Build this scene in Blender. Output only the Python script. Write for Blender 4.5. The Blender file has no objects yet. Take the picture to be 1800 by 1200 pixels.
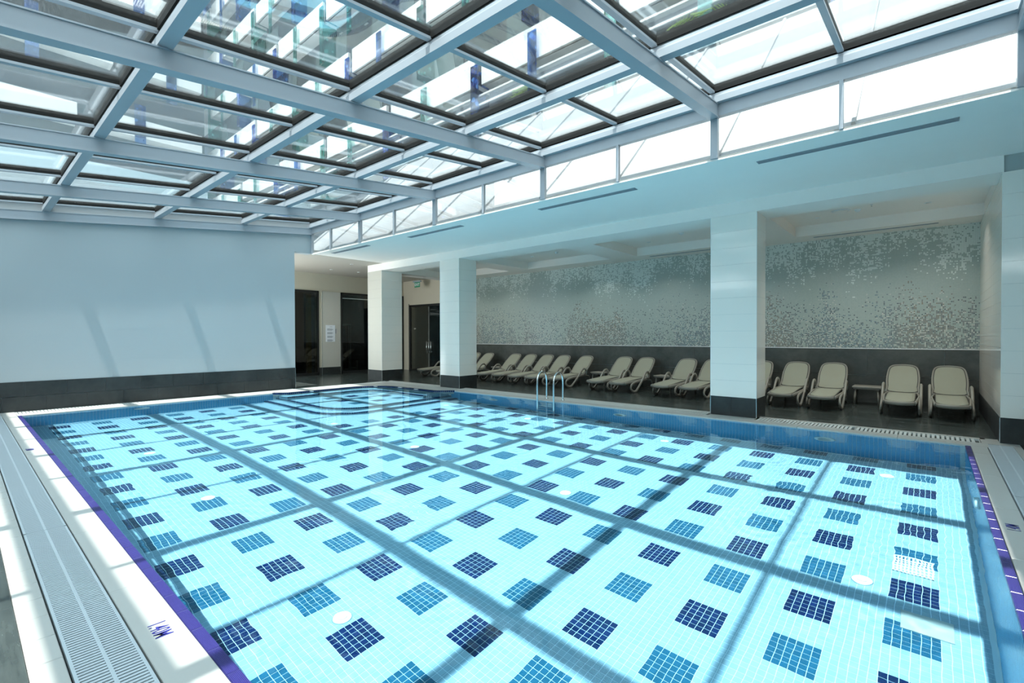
import bpy, bmesh, math, random
from mathutils import Vector, Matrix, Euler
random.seed(7)
SC = bpy.context.scene
COL = SC.collection

# ------------------------------------------------------------------ camera
cam_d = bpy.data.cameras.new('camera'); cam = bpy.data.objects.new('camera', cam_d); COL.objects.link(cam)
yaw, pitch, roll = 0.7140956, -0.0110682, -0.0028511
cam_d.sensor_width = 36.0; cam_d.lens = 849.417 / 1800 * 36.0
cam_d.clip_start = 0.05; cam_d.clip_end = 300
F = Vector((-math.sin(yaw) * math.cos(pitch), math.cos(yaw) * math.cos(pitch), math.sin(pitch)))
R0 = Vector((math.cos(yaw), math.sin(yaw), 0)); U0 = R0.cross(F)
Rv = R0 * math.cos(roll) + U0 * math.sin(roll); Uv = U0 * math.cos(roll) - R0 * math.sin(roll)
cam.matrix_world = Matrix(((Rv.x, Uv.x, -F.x, 0), (Rv.y, Uv.y, -F.y, 0), (Rv.z, Uv.z, -F.z, 1.4), (0, 0, 0, 1)))
SC.camera = cam

# ------------------------------------------------------------------ world, sun, exposure
SC.view_settings.view_transform = 'Standard'; SC.view_settings.look = 'None'
SC.view_settings.gamma = 1.0; SC.view_settings.use_curve_mapping = False
SC.view_settings.exposure = 0.2
w = bpy.data.worlds.new('sky'); SC.world = w; w.use_nodes = True
wn = w.node_tree; wn.nodes.clear()
wo = wn.nodes.new('ShaderNodeOutputWorld'); wb = wn.nodes.new('ShaderNodeBackground')
wt = wn.nodes.new('ShaderNodeTexCoord'); ws = wn.nodes.new('ShaderNodeSeparateXYZ')
wr = wn.nodes.new('ShaderNodeValToRGB')
wn.links.new(wt.outputs['Generated'], ws.inputs[0]); wn.links.new(ws.outputs['Z'], wr.inputs['Fac'])
wr.color_ramp.elements[0].position = 0.0; wr.color_ramp.elements[0].color = (0.80, 0.87, 0.88, 1)
wr.color_ramp.elements[1].position = 1.0; wr.color_ramp.elements[1].color = (0.52, 0.68, 0.77, 1)
wn.links.new(wr.outputs['Color'], wb.inputs['Color']); wb.inputs['Strength'].default_value = 5.1
wn.links.new(wb.outputs[0], wo.inputs[0])
sun_d = bpy.data.lights.new('sun', 'SUN'); sun = bpy.data.objects.new('sun', sun_d); COL.objects.link(sun)
sun_d.energy = 8.0; sun_d.angle = 0.013; sun_d.color = (1.0, 0.97, 0.92)
sun.rotation_euler = Vector((-0.050, 0.30, -1.0)).to_track_quat('-Z', 'Y').to_euler()
sun.location = (2, -6, 20)
sun_d.cycles.is_caustics_light = True
SC.cycles.use_denoising = True
SC.cycles.max_bounces = 10; SC.cycles.diffuse_bounces = 5; SC.cycles.glossy_bounces = 4
SC.cycles.transmission_bounces = 6; SC.cycles.transparent_max_bounces = 24
SC.cycles.sample_clamp_indirect = 4.0; SC.cycles.caustics_refractive = True; SC.cycles.caustics_reflective = False
SC.cycles.blur_glossy = 0.5

# ------------------------------------------------------------------ materials
class NT:
    """small node-tree helper"""
    def __init__(s, name):
        s.m = bpy.data.materials.new(name); s.m.use_nodes = True; s.t = s.m.node_tree; s.t.nodes.clear()
        s.out = s.t.nodes.new('ShaderNodeOutputMaterial')
    def n(s, typ, **kw):
        nd = s.t.nodes.new('ShaderNode' + typ)
        for k, v in kw.items(): setattr(nd, k, v)
        return nd
    def l(s, a, b): s.t.links.new(a, b)
    def put(s, sock, v):
        if hasattr(v, 'is_output') or isinstance(v, bpy.types.NodeSocket): s.l(v, sock)
        else: sock.default_value = v
    def math(s, op, a, b=0.0, c=0.0, clamp=False):
        nd = s.n('Math', operation=op, use_clamp=clamp)
        for i, v in enumerate((a, b, c)): s.put(nd.inputs[i], v)
        return nd.outputs[0]
    def noise(s, scale, vec=None, detail=3, rough=0.55, dist=0.0):
        nd = s.n('TexNoise'); nd.inputs['Scale'].default_value = scale; nd.inputs['Detail'].default_value = detail
        nd.inputs['Roughness'].default_value = rough; nd.inputs['Distortion'].default_value = dist
        if vec is not None: s.l(vec, nd.inputs['Vector'])
        return nd.outputs['Fac']
    def white(s, vec):
        nd = s.n('TexWhiteNoise', noise_dimensions='3D'); s.l(vec, nd.inputs['Vector']); return nd
    def pos(s): return s.n('NewGeometry').outputs['Position']
    def scale(s, vec, sc):
        nd = s.n('VectorMath', operation='MULTIPLY'); s.l(vec, nd.inputs[0]); nd.inputs[1].default_value = sc; return nd.outputs[0]
    def mix(s, f, a, b, mode='MIX'):
        nd = s.n('Mix', data_type='RGBA', blend_type=mode)
        s.put(nd.inputs['Factor'], f)
        for i, v in ((6, a), (7, b)):
            if isinstance(v, tuple): v = (v[0], v[1], v[2], 1)
            s.put(nd.inputs[i], v)
        return nd.outputs[2]
    def ramp(s, f, a, b):
        nd = s.n('MapRange'); nd.clamp = True; s.put(nd.inputs[0], f); nd.inputs[1].default_value = a; nd.inputs[2].default_value = b; return nd.outputs[0]
    def bump(s, h, strength=0.1, dist=0.01):
        nd = s.n('Bump'); nd.inputs['Strength'].default_value = strength; nd.inputs['Distance'].default_value = dist; s.l(h, nd.inputs['Height']); return nd.outputs[0]
    def pbr(s, col, rough=0.5, metal=0.0, spec=0.5, normal=None, coat=0.0, **kw):
        b = s.n('BsdfPrincipled')
        if isinstance(col, tuple): col = (col[0], col[1], col[2], 1)
        s.put(b.inputs['Base Color'], col); s.put(b.inputs['Roughness'], rough); b.inputs['Metallic'].default_value = metal
        b.inputs['Specular IOR Level'].default_value = spec; b.inputs['Coat Weight'].default_value = coat
        if normal is not None: s.l(normal, b.inputs['Normal'])
        for k, v in kw.items(): s.put(b.inputs[k], v)
        s.l(b.outputs[0], s.out.inputs[0]); return b

def mat(name, col, rough=0.5, metal=0.0, spec=0.5, var=0.06, vs=3.0, bump=0.0, bs=40.0, coat=0.0):
    """plain procedural material: colour broken by soft noise, optional fine relief"""
    t = NT(name); p = t.pos()
    f = t.noise(vs, p)
    d = tuple(max(0, c * (1 - var)) for c in col); u = tuple(min(1, c * (1 + var)) for c in col)
    c = t.mix(f, d, u)
    nm = t.bump(t.noise(bs, p), bump) if bump else None
    t.pbr(c, rough, metal, spec, nm, coat); return t.m

def glass_mat(name, tint=(0.93, 0.97, 0.98), refl=0.06, rough=0.0, dirt=0.0, dirt_scale=60, dirt_col=(0.8, 0.82, 0.8)):
    """thin pane: clear tint with mirror reflection rising at grazing angles, specks of dirt or drops"""
    t = NT(name)
    tr = t.n('BsdfTransparent'); tr.inputs[0].default_value = (*tint, 1)
    gl = t.n('BsdfGlossy'); gl.inputs['Roughness'].default_value = rough; gl.inputs['Color'].default_value = (1, 1, 1, 1)
    fr = t.n('Fresnel'); fr.inputs[0].default_value = 1.45
    f = t.math('MINIMUM', t.math('MULTIPLY', fr.outputs[0], refl / 0.04), 0.9)
    mx = t.n('MixShader'); t.l(f, mx.inputs[0]); t.l(tr.outputs[0], mx.inputs[1]); t.l(gl.outputs[0], mx.inputs[2])
    last = mx.outputs[0]
    if dirt:
        p = t.pos(); v = t.n('TexVoronoi'); v.inputs['Scale'].default_value = dirt_scale; t.l(p, v.inputs['Vector'])
        sp = t.math('LESS_THAN', v.outputs['Distance'], t.math('MULTIPLY', t.noise(2.0, p, 4), 0.40))
        amt = t.math('ADD', t.math('MULTIPLY', sp, dirt), 0.004)
        df = t.n('BsdfDiffuse'); df.inputs[0].default_value = (*dirt_col, 1)
        tl = t.n('BsdfTranslucent'); tl.inputs[0].default_value = (*dirt_col, 1)
        ad = t.n('MixShader'); ad.inputs[0].default_value = 0.5; t.l(df.outputs[0], ad.inputs[1]); t.l(tl.outputs[0], ad.inputs[2])
        m2 = t.n('MixShader'); t.l(amt, m2.inputs[0]); t.l(last, m2.inputs[1]); t.l(ad.outputs[0], m2.inputs[2]); last = m2.outputs[0]
    t.l(last, t.out.inputs[0]); return t.m

def tile_mat(name, col, rough=0.15, spread=0.12, pitch=0.0494, off=(0, 0, 0)):
    """small glazed tiles: every tile a slightly different tone"""
    t = NT(name); p = t.pos()
    a = t.n('VectorMath', operation='ADD'); t.l(p, a.inputs[0]); a.inputs[1].default_value = off
    fl = t.n('VectorMath', operation='FLOOR'); t.l(t.scale(a.outputs[0], (1 / pitch,) * 3), fl.inputs[0])
    wv = t.white(fl.outputs[0]).outputs['Value']
    k = t.math('MULTIPLY_ADD', wv, spread * 2, 1 - spread)
    c = t.mix(1.0, col, t.n('CombineColor').outputs[0], 'MULTIPLY')
    cc = t.t.nodes[-1]
    comb = [n for n in t.t.nodes if n.bl_idname == 'ShaderNodeCombineColor'][0]
    for i in range(3): t.l(k, comb.inputs[i])
    t.pbr(c, rough); return t.m

def stone_mat(name, lo, hi, rough=0.32, scale=1.6, streak=(1, 1, 1), bump=0.05):
    t = NT(name); p = t.scale(t.pos(), streak)
    n1 = t.noise(scale, p, 6, 0.62, 0.6); n2 = t.noise(scale * 7, p, 4, 0.6)
    f = t.ramp(t.math('MULTIPLY_ADD', n2, 0.35, t.math('MULTIPLY', n1, 0.8)), 0.40, 0.75)
    c = t.mix(f, lo, hi)
    r = t.math('MULTIPLY_ADD', n2, 0.2, rough - 0.1)
    t.pbr(c, r, 0, 0.5, t.bump(n2, bump)); return t.m

M = {}
M['plaster'] = mat('painted_plaster', (0.72, 0.83, 0.87), 0.7, var=0.03, vs=0.8)
# plaster wall with trowel waves that show in raking light
t = NT('trowelled_plaster'); p = t.pos()
h = t.noise(1.1, t.scale(p, (1, 0.6, 3.2)), 5, 0.5, 0.8)
c = t.mix(t.noise(0.5, p), (0.42, 0.46, 0.47), (0.46, 0.50, 0.51))
t.pbr(c, 0.65, 0, 0.3, t.bump(h, 0.25, 0.012)); M['trowel'] = t.m
M['ceil'] = mat('ceiling_paint', (0.95, 0.89, 0.82), 0.75, var=0.015)
M['cream_wall'] = mat('cream_paint', (0.62, 0.56, 0.44), 0.6, var=0.03)
M['white_tile'] = mat('white_glazed_tile', (0.95, 0.88, 0.79), 0.08, var=0.02, vs=2, bump=0.03, bs=9)
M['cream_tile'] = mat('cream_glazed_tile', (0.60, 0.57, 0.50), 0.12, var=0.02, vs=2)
M['grout'] = mat('grey_grout', (0.42, 0.46, 0.45), 0.8)
M['dark_grout'] = mat('dark_grout', (0.10, 0.11, 0.11), 0.8)
M['dark_tile'] = stone_mat('dark_slate_tile', (0.008, 0.011, 0.011), (0.036, 0.040, 0.039), 0.5)
M['panel_tile'] = stone_mat('dark_wall_tile', (0.035, 0.042, 0.038), (0.085, 0.092, 0.082), 0.45, 1.6)
M['deck'] = stone_mat('dark_deck_tile', (0.014, 0.019, 0.018), (0.065, 0.078, 0.073), 0.24, 1.0, (0.7, 5.0, 1))
M['coping'] = mat('white_stone_coping', (0.44, 0.43, 0.40), 0.35, var=0.02)
M['grate'] = mat('pale_plastic_grate', (0.46, 0.50, 0.52), 0.45, var=0.02)
M['grate_white'] = mat('white_plastic_grate', (0.62, 0.63, 0.60), 0.4, var=0.02)
M['channel'] = mat('gutter_dark', (0.05, 0.06, 0.06), 0.8)
M['frame'] = mat('pale_blue_grey_aluminium', (0.36, 0.39, 0.42), 0.38, metal=0.0, var=0.04, vs=1.5)
M['frame_side'] = mat('silver_aluminium', (0.52, 0.54, 0.56), 0.3, metal=0.35, var=0.03)
M['gasket'] = mat('black_gasket', (0.010, 0.010, 0.009), 0.6, spec=0.15)
M['steel'] = mat('polished_steel', (0.78, 0.80, 0.80), 0.14, metal=1.0, var=0.02)
M['chrome_edge'] = mat('aluminium_edge', (0.62, 0.66, 0.66), 0.25, metal=0.9)
M['black'] = mat('black_frame', (0.012, 0.012, 0.012), 0.4)
M['yellow'] = mat('yellow_paint', (0.55, 0.34, 0.03), 0.5)
M['fabric'] = mat('beige_sling', (0.27, 0.275, 0.215), 0.75, var=0.04, bump=0.1, bs=600)
M['resin'] = mat('taupe_resin', (0.25, 0.24, 0.205), 0.45, var=0.04)
M['resin_seam'] = mat('dark_sling_seam', (0.05, 0.05, 0.045), 0.6)
M['white_plastic'] = mat('white_plastic', (0.82, 0.84, 0.83), 0.35, var=0.02)
M['pool_grout'] = mat('pale_pool_grout', (0.52, 0.64, 0.70), 0.6, var=0.02)
M['pool_tile'] = tile_mat('aqua_pool_tile', (0.28, 0.385, 0.45), 0.25, 0.06)
M['wall_tile'] = tile_mat('aqua_wall_tile', (0.05, 0.36, 0.62), 0.25, 0.06)
M['navy_tile'] = tile_mat('navy_pool_tile', (0.003, 0.012, 0.06), 0.2, 0.25)
M['blue_tile'] = tile_mat('blue_pool_tile', (0.012, 0.085, 0.15), 0.2, 0.12)
M['grip'] = mat('violet_blue_grip_tile', (0.035, 0.030, 0.16), 0.3, var=0.12, vs=8)
M['ink'] = mat('navy_lettering', (0.03, 0.03, 0.22), 0.4)
M['roof_glass'] = glass_mat('roof_glass', (0.95, 0.98, 0.985), 0.024, 0.0, 0.10, 60)
M['clere_glass'] = glass_mat('clerestory_glass', (0.97, 0.99, 0.99), 0.02, 0.0, 0.12, 30)
M['door_glass'] = glass_mat('smoked_door_glass', (0.42, 0.44, 0.42), 0.07)
M['clear'] = glass_mat('clear_acrylic', (0.72, 0.78, 0.77), 0.06)
M['paper'] = mat('white_paper', (0.85, 0.87, 0.9), 0.6, var=0.01)
M['print'] = mat('grey_print', (0.22, 0.24, 0.27), 0.6)
M['green'] = mat('green_sign', (0.03, 0.30, 0.16), 0.4)
M['facade_dark'] = mat('grey_facade', (0.055, 0.065, 0.07), 0.7, var=0.25, vs=0.6)
M['facade_white'] = mat('white_render', (0.50, 0.51, 0.50), 0.6, var=0.01)
M['facade_pale'] = mat('pale_render', (0.30, 0.38, 0.41), 0.7, var=0.03)
M['div_blue'] = glass_mat('blue_divider_glass', (0.25, 0.50, 0.85), 0.06, 0, 0.5, 3, (0.12, 0.34, 0.75))
M['div_green'] = glass_mat('green_divider_glass', (0.45, 0.78, 0.74), 0.06, 0, 0.4, 3, (0.25, 0.6, 0.55))
M['leaf'] = mat('palm_leaf', (0.20, 0.30, 0.07), 0.5, var=0.3)
M['trunk'] = mat('palm_trunk', (0.16, 0.12, 0.07), 0.8)
M['gym'] = mat('pale_gym_steel', (0.42, 0.52, 0.54), 0.4)
M['room_dark'] = mat('dim_room_wall', (0.10, 0.13, 0.13), 0.8, var=0.1)
M['room_pale'] = mat('pale_room_wall', (0.34, 0.38, 0.36), 0.8)

# mosaic picture wall: thin tesserae, white and grey above, coloured and dark towards the bottom
t = NT('glass_mosaic'); p = t.pos(); sp = t.n('SeparateXYZ'); t.l(p, sp.inputs[0])
PIT = 0.0238
cx_ = t.math('MULTIPLY', sp.outputs[0], 1 / PIT); cz_ = t.math('MULTIPLY', sp.outputs[2], 1 / PIT)
fx = t.math('FLOOR', cx_); fz = t.math('FLOOR', cz_)
cb = t.n('CombineXYZ'); t.l(fx, cb.inputs[0]); t.l(fz, cb.inputs[2]); cell = cb.outputs[0]
wn1 = t.white(cell); rnd = wn1.outputs['Value']
h = t.ramp(sp.outputs[2], 1.12, 3.5)
def hashcell(sx, sz, seed):
    c2 = t.n('CombineXYZ'); t.l(t.math('FLOOR', t.math('MULTIPLY', fx, sx)), c2.inputs[0]); t.l(t.math('FLOOR', t.math('MULTIPLY', fz, sz)), c2.inputs[2]); c2.inputs[1].default_value = seed
    return t.white(c2.outputs[0]).outputs['Value']
runs = t.math('MULTIPLY_ADD', hashcell(1 / 3, 1, 3.0), 0.34, t.math('MULTIPLY', hashcell(1, 1 / 4, 5.0), 0.33))
mixv = t.math('MULTIPLY_ADD', rnd, 0.33, runs)
low = t.noise(1.1, t.scale(p, (1, 1, 0.45)), 5, 0.68)
hh = t.math('ADD', h, t.math('MULTIPLY_ADD', low, 1.5, -0.75))
p_light = t.math('MULTIPLY', t.ramp(hh, 0.50, 0.98), 0.62)
is_light = t.math('LESS_THAN', mixv, p_light)
base = t.mix(t.math('MULTIPLY', rnd, 0.5), (0.36, 0.43, 0.39), (0.44, 0.50, 0.45))
upper = t.mix(is_light, base, (0.72, 0.78, 0.72))
p_dark = t.math('MULTIPLY', t.ramp(hh, 0.62, 0.02), 0.66)
is_dark = t.math('LESS_THAN', t.math('SUBTRACT', 1.0, mixv), p_dark)
hue = t.noise(0.55, t.scale(p, (1, 1, 0.25)), 2)
colr = t.mix(t.ramp(hue, 0.42, 0.58), (0.26, 0.22, 0.16), (0.16, 0.25, 0.29))
tone = t.mix(hashcell(1, 1, 9.0), colr, (0.19, 0.21, 0.21))
tone = t.mix(t.math('GREATER_THAN', hashcell(1, 1, 11.0), 0.80), tone, (0.56, 0.56, 0.50))
c = t.mix(is_dark, upper, tone)
c = t.mix(t.math('MULTIPLY', t.math('LESS_THAN', hashcell(1, 1, 15.0), 0.05), t.math('LESS_THAN', h, 0.42)), c, (0.10, 0.12, 0.13))
gx = t.math('LESS_THAN', t.math('FRACT', cx_), 0.13); gz = t.math('LESS_THAN', t.math('FRACT', cz_), 0.13)
g = t.math('MAXIMUM', gx, gz)
c = t.mix(g, c, (0.40, 0.45, 0.42))
t.pbr(c, t.math('MULTIPLY_ADD', g, 0.4, 0.22), 0, 0.5, t.bump(t.math('SUBTRACT', 1.0, g), 0.3, 0.002)); M['mosaic'] = t.m

# water: refracting surface, light-absorbing body
t = NT('pool_water'); p = t.pos()
gl = t.n('BsdfGlass'); gl.inputs['Color'].default_value = (0.70, 0.93, 1.0, 1); gl.inputs['IOR'].default_value = 1.333; gl.inputs['Roughness'].default_value = 0.0
t.l(gl.outputs[0], t.out.inputs[0])

M['water'] = t.m

# ------------------------------------------------------------------ object helpers
def link(o, parent=None):
    COL.objects.link(o)
    if parent is not None: o.parent = parent
    return o
def setp(o, label=None, cat=None, group=None, kind=None):
    if label: o['label'] = label
    if cat: o['category'] = cat
    if group: o['group'] = group
    if kind: o['kind'] = kind
    return o
def empty(name, loc=(0, 0, 0), rz=0.0, parent=None):
    o = bpy.data.objects.new(name, None); o.location = loc; o.rotation_euler = (0, 0, rz); o.empty_display_size = 0.1
    return link(o, parent)
class MB:
    def __init__(s): s.v = []; s.f = []; s.sm = []
    def box(s, x0, y0, z0, x1, y1, z1):
        if x0 > x1: x0, x1 = x1, x0
        if y0 > y1: y0, y1 = y1, y0
        if z0 > z1: z0, z1 = z1, z0
        b = len(s.v)
        s.v += [(x0, y0, z0), (x1, y0, z0), (x1, y1, z0), (x0, y1, z0), (x0, y0, z1), (x1, y0, z1), (x1, y1, z1), (x0, y1, z1)]
        s.f += [(b, b + 3, b + 2, b + 1), (b + 4, b + 5, b + 6, b + 7), (b, b + 1, b + 5, b + 4), (b + 1, b + 2, b + 6, b + 5), (b + 2, b + 3, b + 7, b + 6), (b + 3, b, b + 4, b + 7)]
        s.sm += [False] * 6; return s
    def bbox(s, x0, y0, z0, x1, y1, z1, c=0.004):
        """box with chamfered top edge"""
        b = len(s.v)
        s.v += [(x0, y0, z0), (x1, y0, z0), (x1, y1, z0), (x0, y1, z0), (x0, y0, z1 - c), (x1, y0, z1 - c), (x1, y1, z1 - c), (x0, y1, z1 - c),
                (x0 + c, y0 + c, z1), (x1 - c, y0 + c, z1), (x1 - c, y1 - c, z1), (x0 + c, y1 - c, z1)]
        s.f += [(b, b + 3, b + 2, b + 1), (b + 8, b + 9, b + 10, b + 11)]
        for i in range(4):
            j = (i + 1) % 4; s.f += [(b + i, b + j, b + 4 + j, b + 4 + i), (b + 4 + i, b + 4 + j, b + 8 + j, b + 8 + i)]
        s.sm += [False] * 10; return s
    def hexa(s, pts):
        """8 corner points, bottom four then top four"""
        b = len(s.v); s.v += [tuple(q) for q in pts]
        s.f += [(b, b + 3, b + 2, b + 1), (b + 4, b + 5, b + 6, b + 7), (b, b + 1, b + 5, b + 4), (b + 1, b + 2, b + 6, b + 5), (b + 2, b + 3, b + 7, b + 6), (b + 3, b, b + 4, b + 7)]
        s.sm += [False] * 6; return s
    def slope(s, x0, x1, y0, y1, zf, lo, hi):
        """bar running along y whose height follows zf(y)"""
        a, c = zf(y0), zf(y1)
        return s.hexa([(x0, y0, a + lo), (x1, y0, a + lo), (x1, y1, c + lo), (x0, y1, c + lo), (x0, y0, a + hi), (x1, y0, a + hi), (x1, y1, c + hi), (x0, y1, c + hi)])
    def quad(s, a, b_, c, d):
        b = len(s.v); s.v += [tuple(a), tuple(b_), tuple(c), tuple(d)]; s.f.append((b, b + 1, b + 2, b + 3)); s.sm.append(False); return s
    def prism(s, poly, z0, z1):
        b = len(s.v); n = len(poly)
        s.v += [(x, y, z0) for x, y in poly] + [(x, y, z1) for x, y in poly]
        s.f += [tuple(range(b + n - 1, b - 1, -1)), tuple(range(b + n, b + 2 * n))]
        s.f += [(b + i, b + (i + 1) % n, b + n + (i + 1) % n, b + n + i) for i in range(n)]
        s.sm += [False] * (n + 2); return s
    def tube(s, pts, r, seg=8, closed=False, ry=None, up=None):
        """swept tube; r horizontal-ish half width, ry the other half width"""
        P = [Vector(q) for q in pts]; n = len(P); b = len(s.v); ry = ry or r
        nrm = None
        for i in range(n):
            if closed: tg = (P[(i + 1) % n] - P[i - 1]).normalized()
            else: tg = (P[min(i + 1, n - 1)] - P[max(i - 1, 0)]).normalized()
            if nrm is None:
                a = Vector(up) if up else (Vector((0, 0, 1)) if abs(tg.z) < 0.9 else Vector((1, 0, 0)))
                nrm = (a - tg * a.dot(tg)).normalized()
            else:
                nrm = (nrm - tg * nrm.dot(tg)).normalized()
            bn = tg.cross(nrm)
            for k in range(seg):
                an = 2 * math.pi * k / seg
                s.v.append(tuple(P[i] + nrm * (math.sin(an) * ry) + bn * (math.cos(an) * r)))
        m = n if closed else n - 1
        for i in range(m):
            for k in range(seg):
                a0 = b + i * seg + k; a1 = b + i * seg + (k + 1) % seg; c0 = b + ((i + 1) % n) * seg + k; c1 = b + ((i + 1) % n) * seg + (k + 1) % seg
                s.f.append((a0, a1, c1, c0)); s.sm.append(True)
        if not closed:
            s.f.append(tuple(b + k for k in range(seg - 1, -1, -1))); s.f.append(tuple(b + (n - 1) * seg + k for k in range(seg))); s.sm += [False, False]
        return s
    def cyl(s, c, r, h, axis='z', seg=24, r2=None):
        b = len(s.v); r2 = r if r2 is None else r2
        for j, rr in ((0, r), (1, r2)):
            for k in range(seg):
                a = 2 * math.pi * k / seg; u, v_, w_ = math.cos(a) * rr, math.sin(a) * rr, j * h
                q = {'z': (u, v_, w_), 'y': (u, w_, v_), 'x': (w_, u, v_)}[axis]
                s.v.append((c[0] + q[0], c[1] + q[1], c[2] + q[2]))
        for k in range(seg):
            s.f.append((b + k, b + (k + 1) % seg, b + seg + (k + 1) % seg, b + seg + k)); s.sm.append(True)
        s.f += [tuple(b + k for k in range(seg - 1, -1, -1)), tuple(b + seg + k for k in range(seg))]; s.sm += [False, False]
        return s
    def mesh(s, name, m):
        me = bpy.data.meshes.new(name); me.from_pydata(s.v, [], s.f); me.materials.append(m)
        if any(s.sm): me.polygons.foreach_set('use_smooth', s.sm)
        me.update()
        bm = bmesh.new(); bm.from_mesh(me); bmesh.ops.recalc_face_normals(bm, faces=bm.faces); bm.to_mesh(me); bm.free()
        return me
    def build(s, name, m, parent=None, loc=None):
        o = bpy.data.objects.new(name, s.mesh(name, m))
        if loc: o.location = loc
        return link(o, parent)
def struct(o): o['kind'] = 'structure'; return o
def stuff(o): o['kind'] = 'stuff'; return o
def copy_tree(o, parent=None):
    c = o.copy(); link(c, parent)
    for ch in list(o.children): copy_tree(ch, c)
    return c
def smooth_path(pts, sub=6, closed=False):
    P = [Vector(q) for q in pts]; n = len(P); out = []
    for i in range(n if closed else n - 1):
        p0 = P[(i - 1) % n] if closed or i > 0 else P[0]; p1 = P[i]; p2 = P[(i + 1) % n]; p3 = P[(i + 2) % n] if closed or i < n - 2 else P[-1]
        for k in range(sub):
            q = k / sub
            out.append(0.5 * ((2 * p1) + (p2 - p0) * q + (2 * p0 - 5 * p1 + 4 * p2 - p3) * q * q + (3 * p1 - p0 - 3 * p2 + p3) * q ** 3))
    if not closed: out.append(P[-1])
    return out
def cross(o, obj_list=None): return o
def text_mesh(name, s, size, m, parent, mw, extrude=0.0006, bold=0.0, sx=1.0):
    cu = bpy.data.curves.new(name + '_curve', 'FONT'); cu.body = s; cu.size = size; cu.extrude = extrude; cu.offset = bold
    cu.align_x = 'CENTER'; cu.align_y = 'CENTER'; cu.resolution_u = 3
    tmp = bpy.data.objects.new(name + '_tmp', cu); COL.objects.link(tmp)
    dg = bpy.context.evaluated_depsgraph_get(); me = bpy.data.meshes.new_from_object(tmp.evaluated_get(dg))
    bpy.data.objects.remove(tmp); me.materials.clear(); me.materials.append(m)
    me.transform(mw @ Matrix.Diagonal((sx, 1, 1, 1)))
    o = bpy.data.objects.new(name, me); return link(o, parent)

# ------------------------------------------------------------------ dimensions (metres, deck level 0)
PX0, PX1, PY0, PY1 = -12.34, 0.34, 0.77, 8.42
ZF = -1.42; WL = -0.02
WX = -13.05                      # left wall
WY = 12.48                       # mosaic wall
CY = 6.54                        # clerestory plane
ZC = 3.705; ZS = 3.49            # ceilings
PIT5 = 0.0494                    # pool tile pitch

def zr(y): return 4.225 - 0.1045 * (CY - y)      # underside of the main rafters

# ------------------------------------------------------------------ pool basin
def tile_field(name, m, o, u, v, n, nu, nv, parent, skip=None, gap=0.005, hgt=0.0025, pu=PIT5, pv=PIT5):
    """grid of little tiles joined into one mesh: o corner, u v unit axes, n normal"""
    vs = []; fs = []
    o = Vector(o); u = Vector(u); v = Vector(v); n = Vector(n) * hgt
    for i in range(nu):
        for j in range(nv):
            if skip and skip(i, j): continue
            a = o + u * (i * pu + gap / 2) + v * (j * pv + gap / 2); U = u * (pu - gap); V = v * (pv - gap)
            b = len(vs); q = [a, a + U, a + U + V, a + V]
            vs += [tuple(x) for x in q] + [tuple(x + n) for x in q]
            fs += [(b + 4, b + 5, b + 6, b + 7), (b, b + 1, b + 5, b + 4), (b + 1, b + 2, b + 6, b + 5), (b + 2, b + 3, b + 7, b + 6), (b + 3, b, b + 4, b + 7)]
    me = bpy.data.meshes.new(name); me.from_pydata(vs, [], fs); me.materials.append(m); me.update()
    ob = bpy.data.objects.new(name, me); link(ob, parent); return stuff(ob)

def arc(cx, cy, r, a0, a1, n=14):
    return [(cx + r * math.cos(math.radians(a0 + (a1 - a0) * i / n)), cy + r * math.sin(math.radians(a0 + (a1 - a0) * i / n))) for i in range(n + 1)]

basin = struct(empty('pool_basin'))
shell = MB()
shell.box(PX0 - .2, PY0 - .2, ZF - .15, PX1 + .2, PY1 + .2, ZF)
shell.box(PX0 - .2, PY0 - .2, ZF, PX0, PY1 + .2, -.05)
shell.box(PX1, PY0 - .2, ZF, PX1 + .2, PY1 + .2, -.05)
shell.box(PX0, PY0 - .2, ZF, PX1, PY0, -.05)
shell.box(PX0, PY1, ZF, PX1, PY1 + .2, -.05)
shell.build('grout_shell', M['pool_grout'], basin)

# lattice of coloured squares on the floor
LX, LY, LP = -3.645 - 3 * PIT5, 1.235 - 3 * PIT5, 12 * PIT5      # a dark square's corner
sqs = []
occupied = set()
gx0 = math.floor((PX0 - LX) / PIT5) ; gy0 = math.floor((PY0 - LY) / PIT5)
NX = int((PX1 - PX0) / PIT5); NY = int((PY1 - PY0) / PIT5)
ox = LX + (gx0 + 1) * PIT5; oy = LY + (gy0 + 1) * PIT5
for i in range(-16, 9):
    for j in range(-1, 14):
        x = LX + i * LP; y = LY + j * LP
        if x < PX0 + .05 or x + 6 * PIT5 > PX1 - .02 or y < PY0 + .02 or y + 4 * PIT5 > PY1: continue
        if x < -9.0 and y + .3 > 4.85: continue        # under the corner steps
        sqs.append((x, y, (i + j) % 2 == 0))
        ai = round((x - ox) / PIT5); aj = round((y - oy) / PIT5)
        for a in range(6):
            for b in range(6): occupied.add((ai + a, aj + b))
tile_field('floor_tiles', M['pool_tile'], (ox, oy, ZF), (1, 0, 0), (0, 1, 0), (0, 0, 1),
           int((PX1 - ox) / PIT5), int((PY1 - oy) / PIT5), basin, lambda i, j: (i, j) in occupied)
proto = {}
def sq_mesh(dark, rows=6):
    key = dark; dark = (dark, rows)
    if dark not in proto:
        mb = MB()
        for a in range(6):
            for b in range(rows): mb.bbox(a * PIT5 + .002, b * PIT5 + .002, 0, (a + 1) * PIT5 - .002, (b + 1) * PIT5 - .002, .004, .001)
        proto[dark] = mb.mesh('mosaic_square', M['navy_tile'] if key else M['blue_tile'])
    return proto[dark]
one = {}
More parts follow.
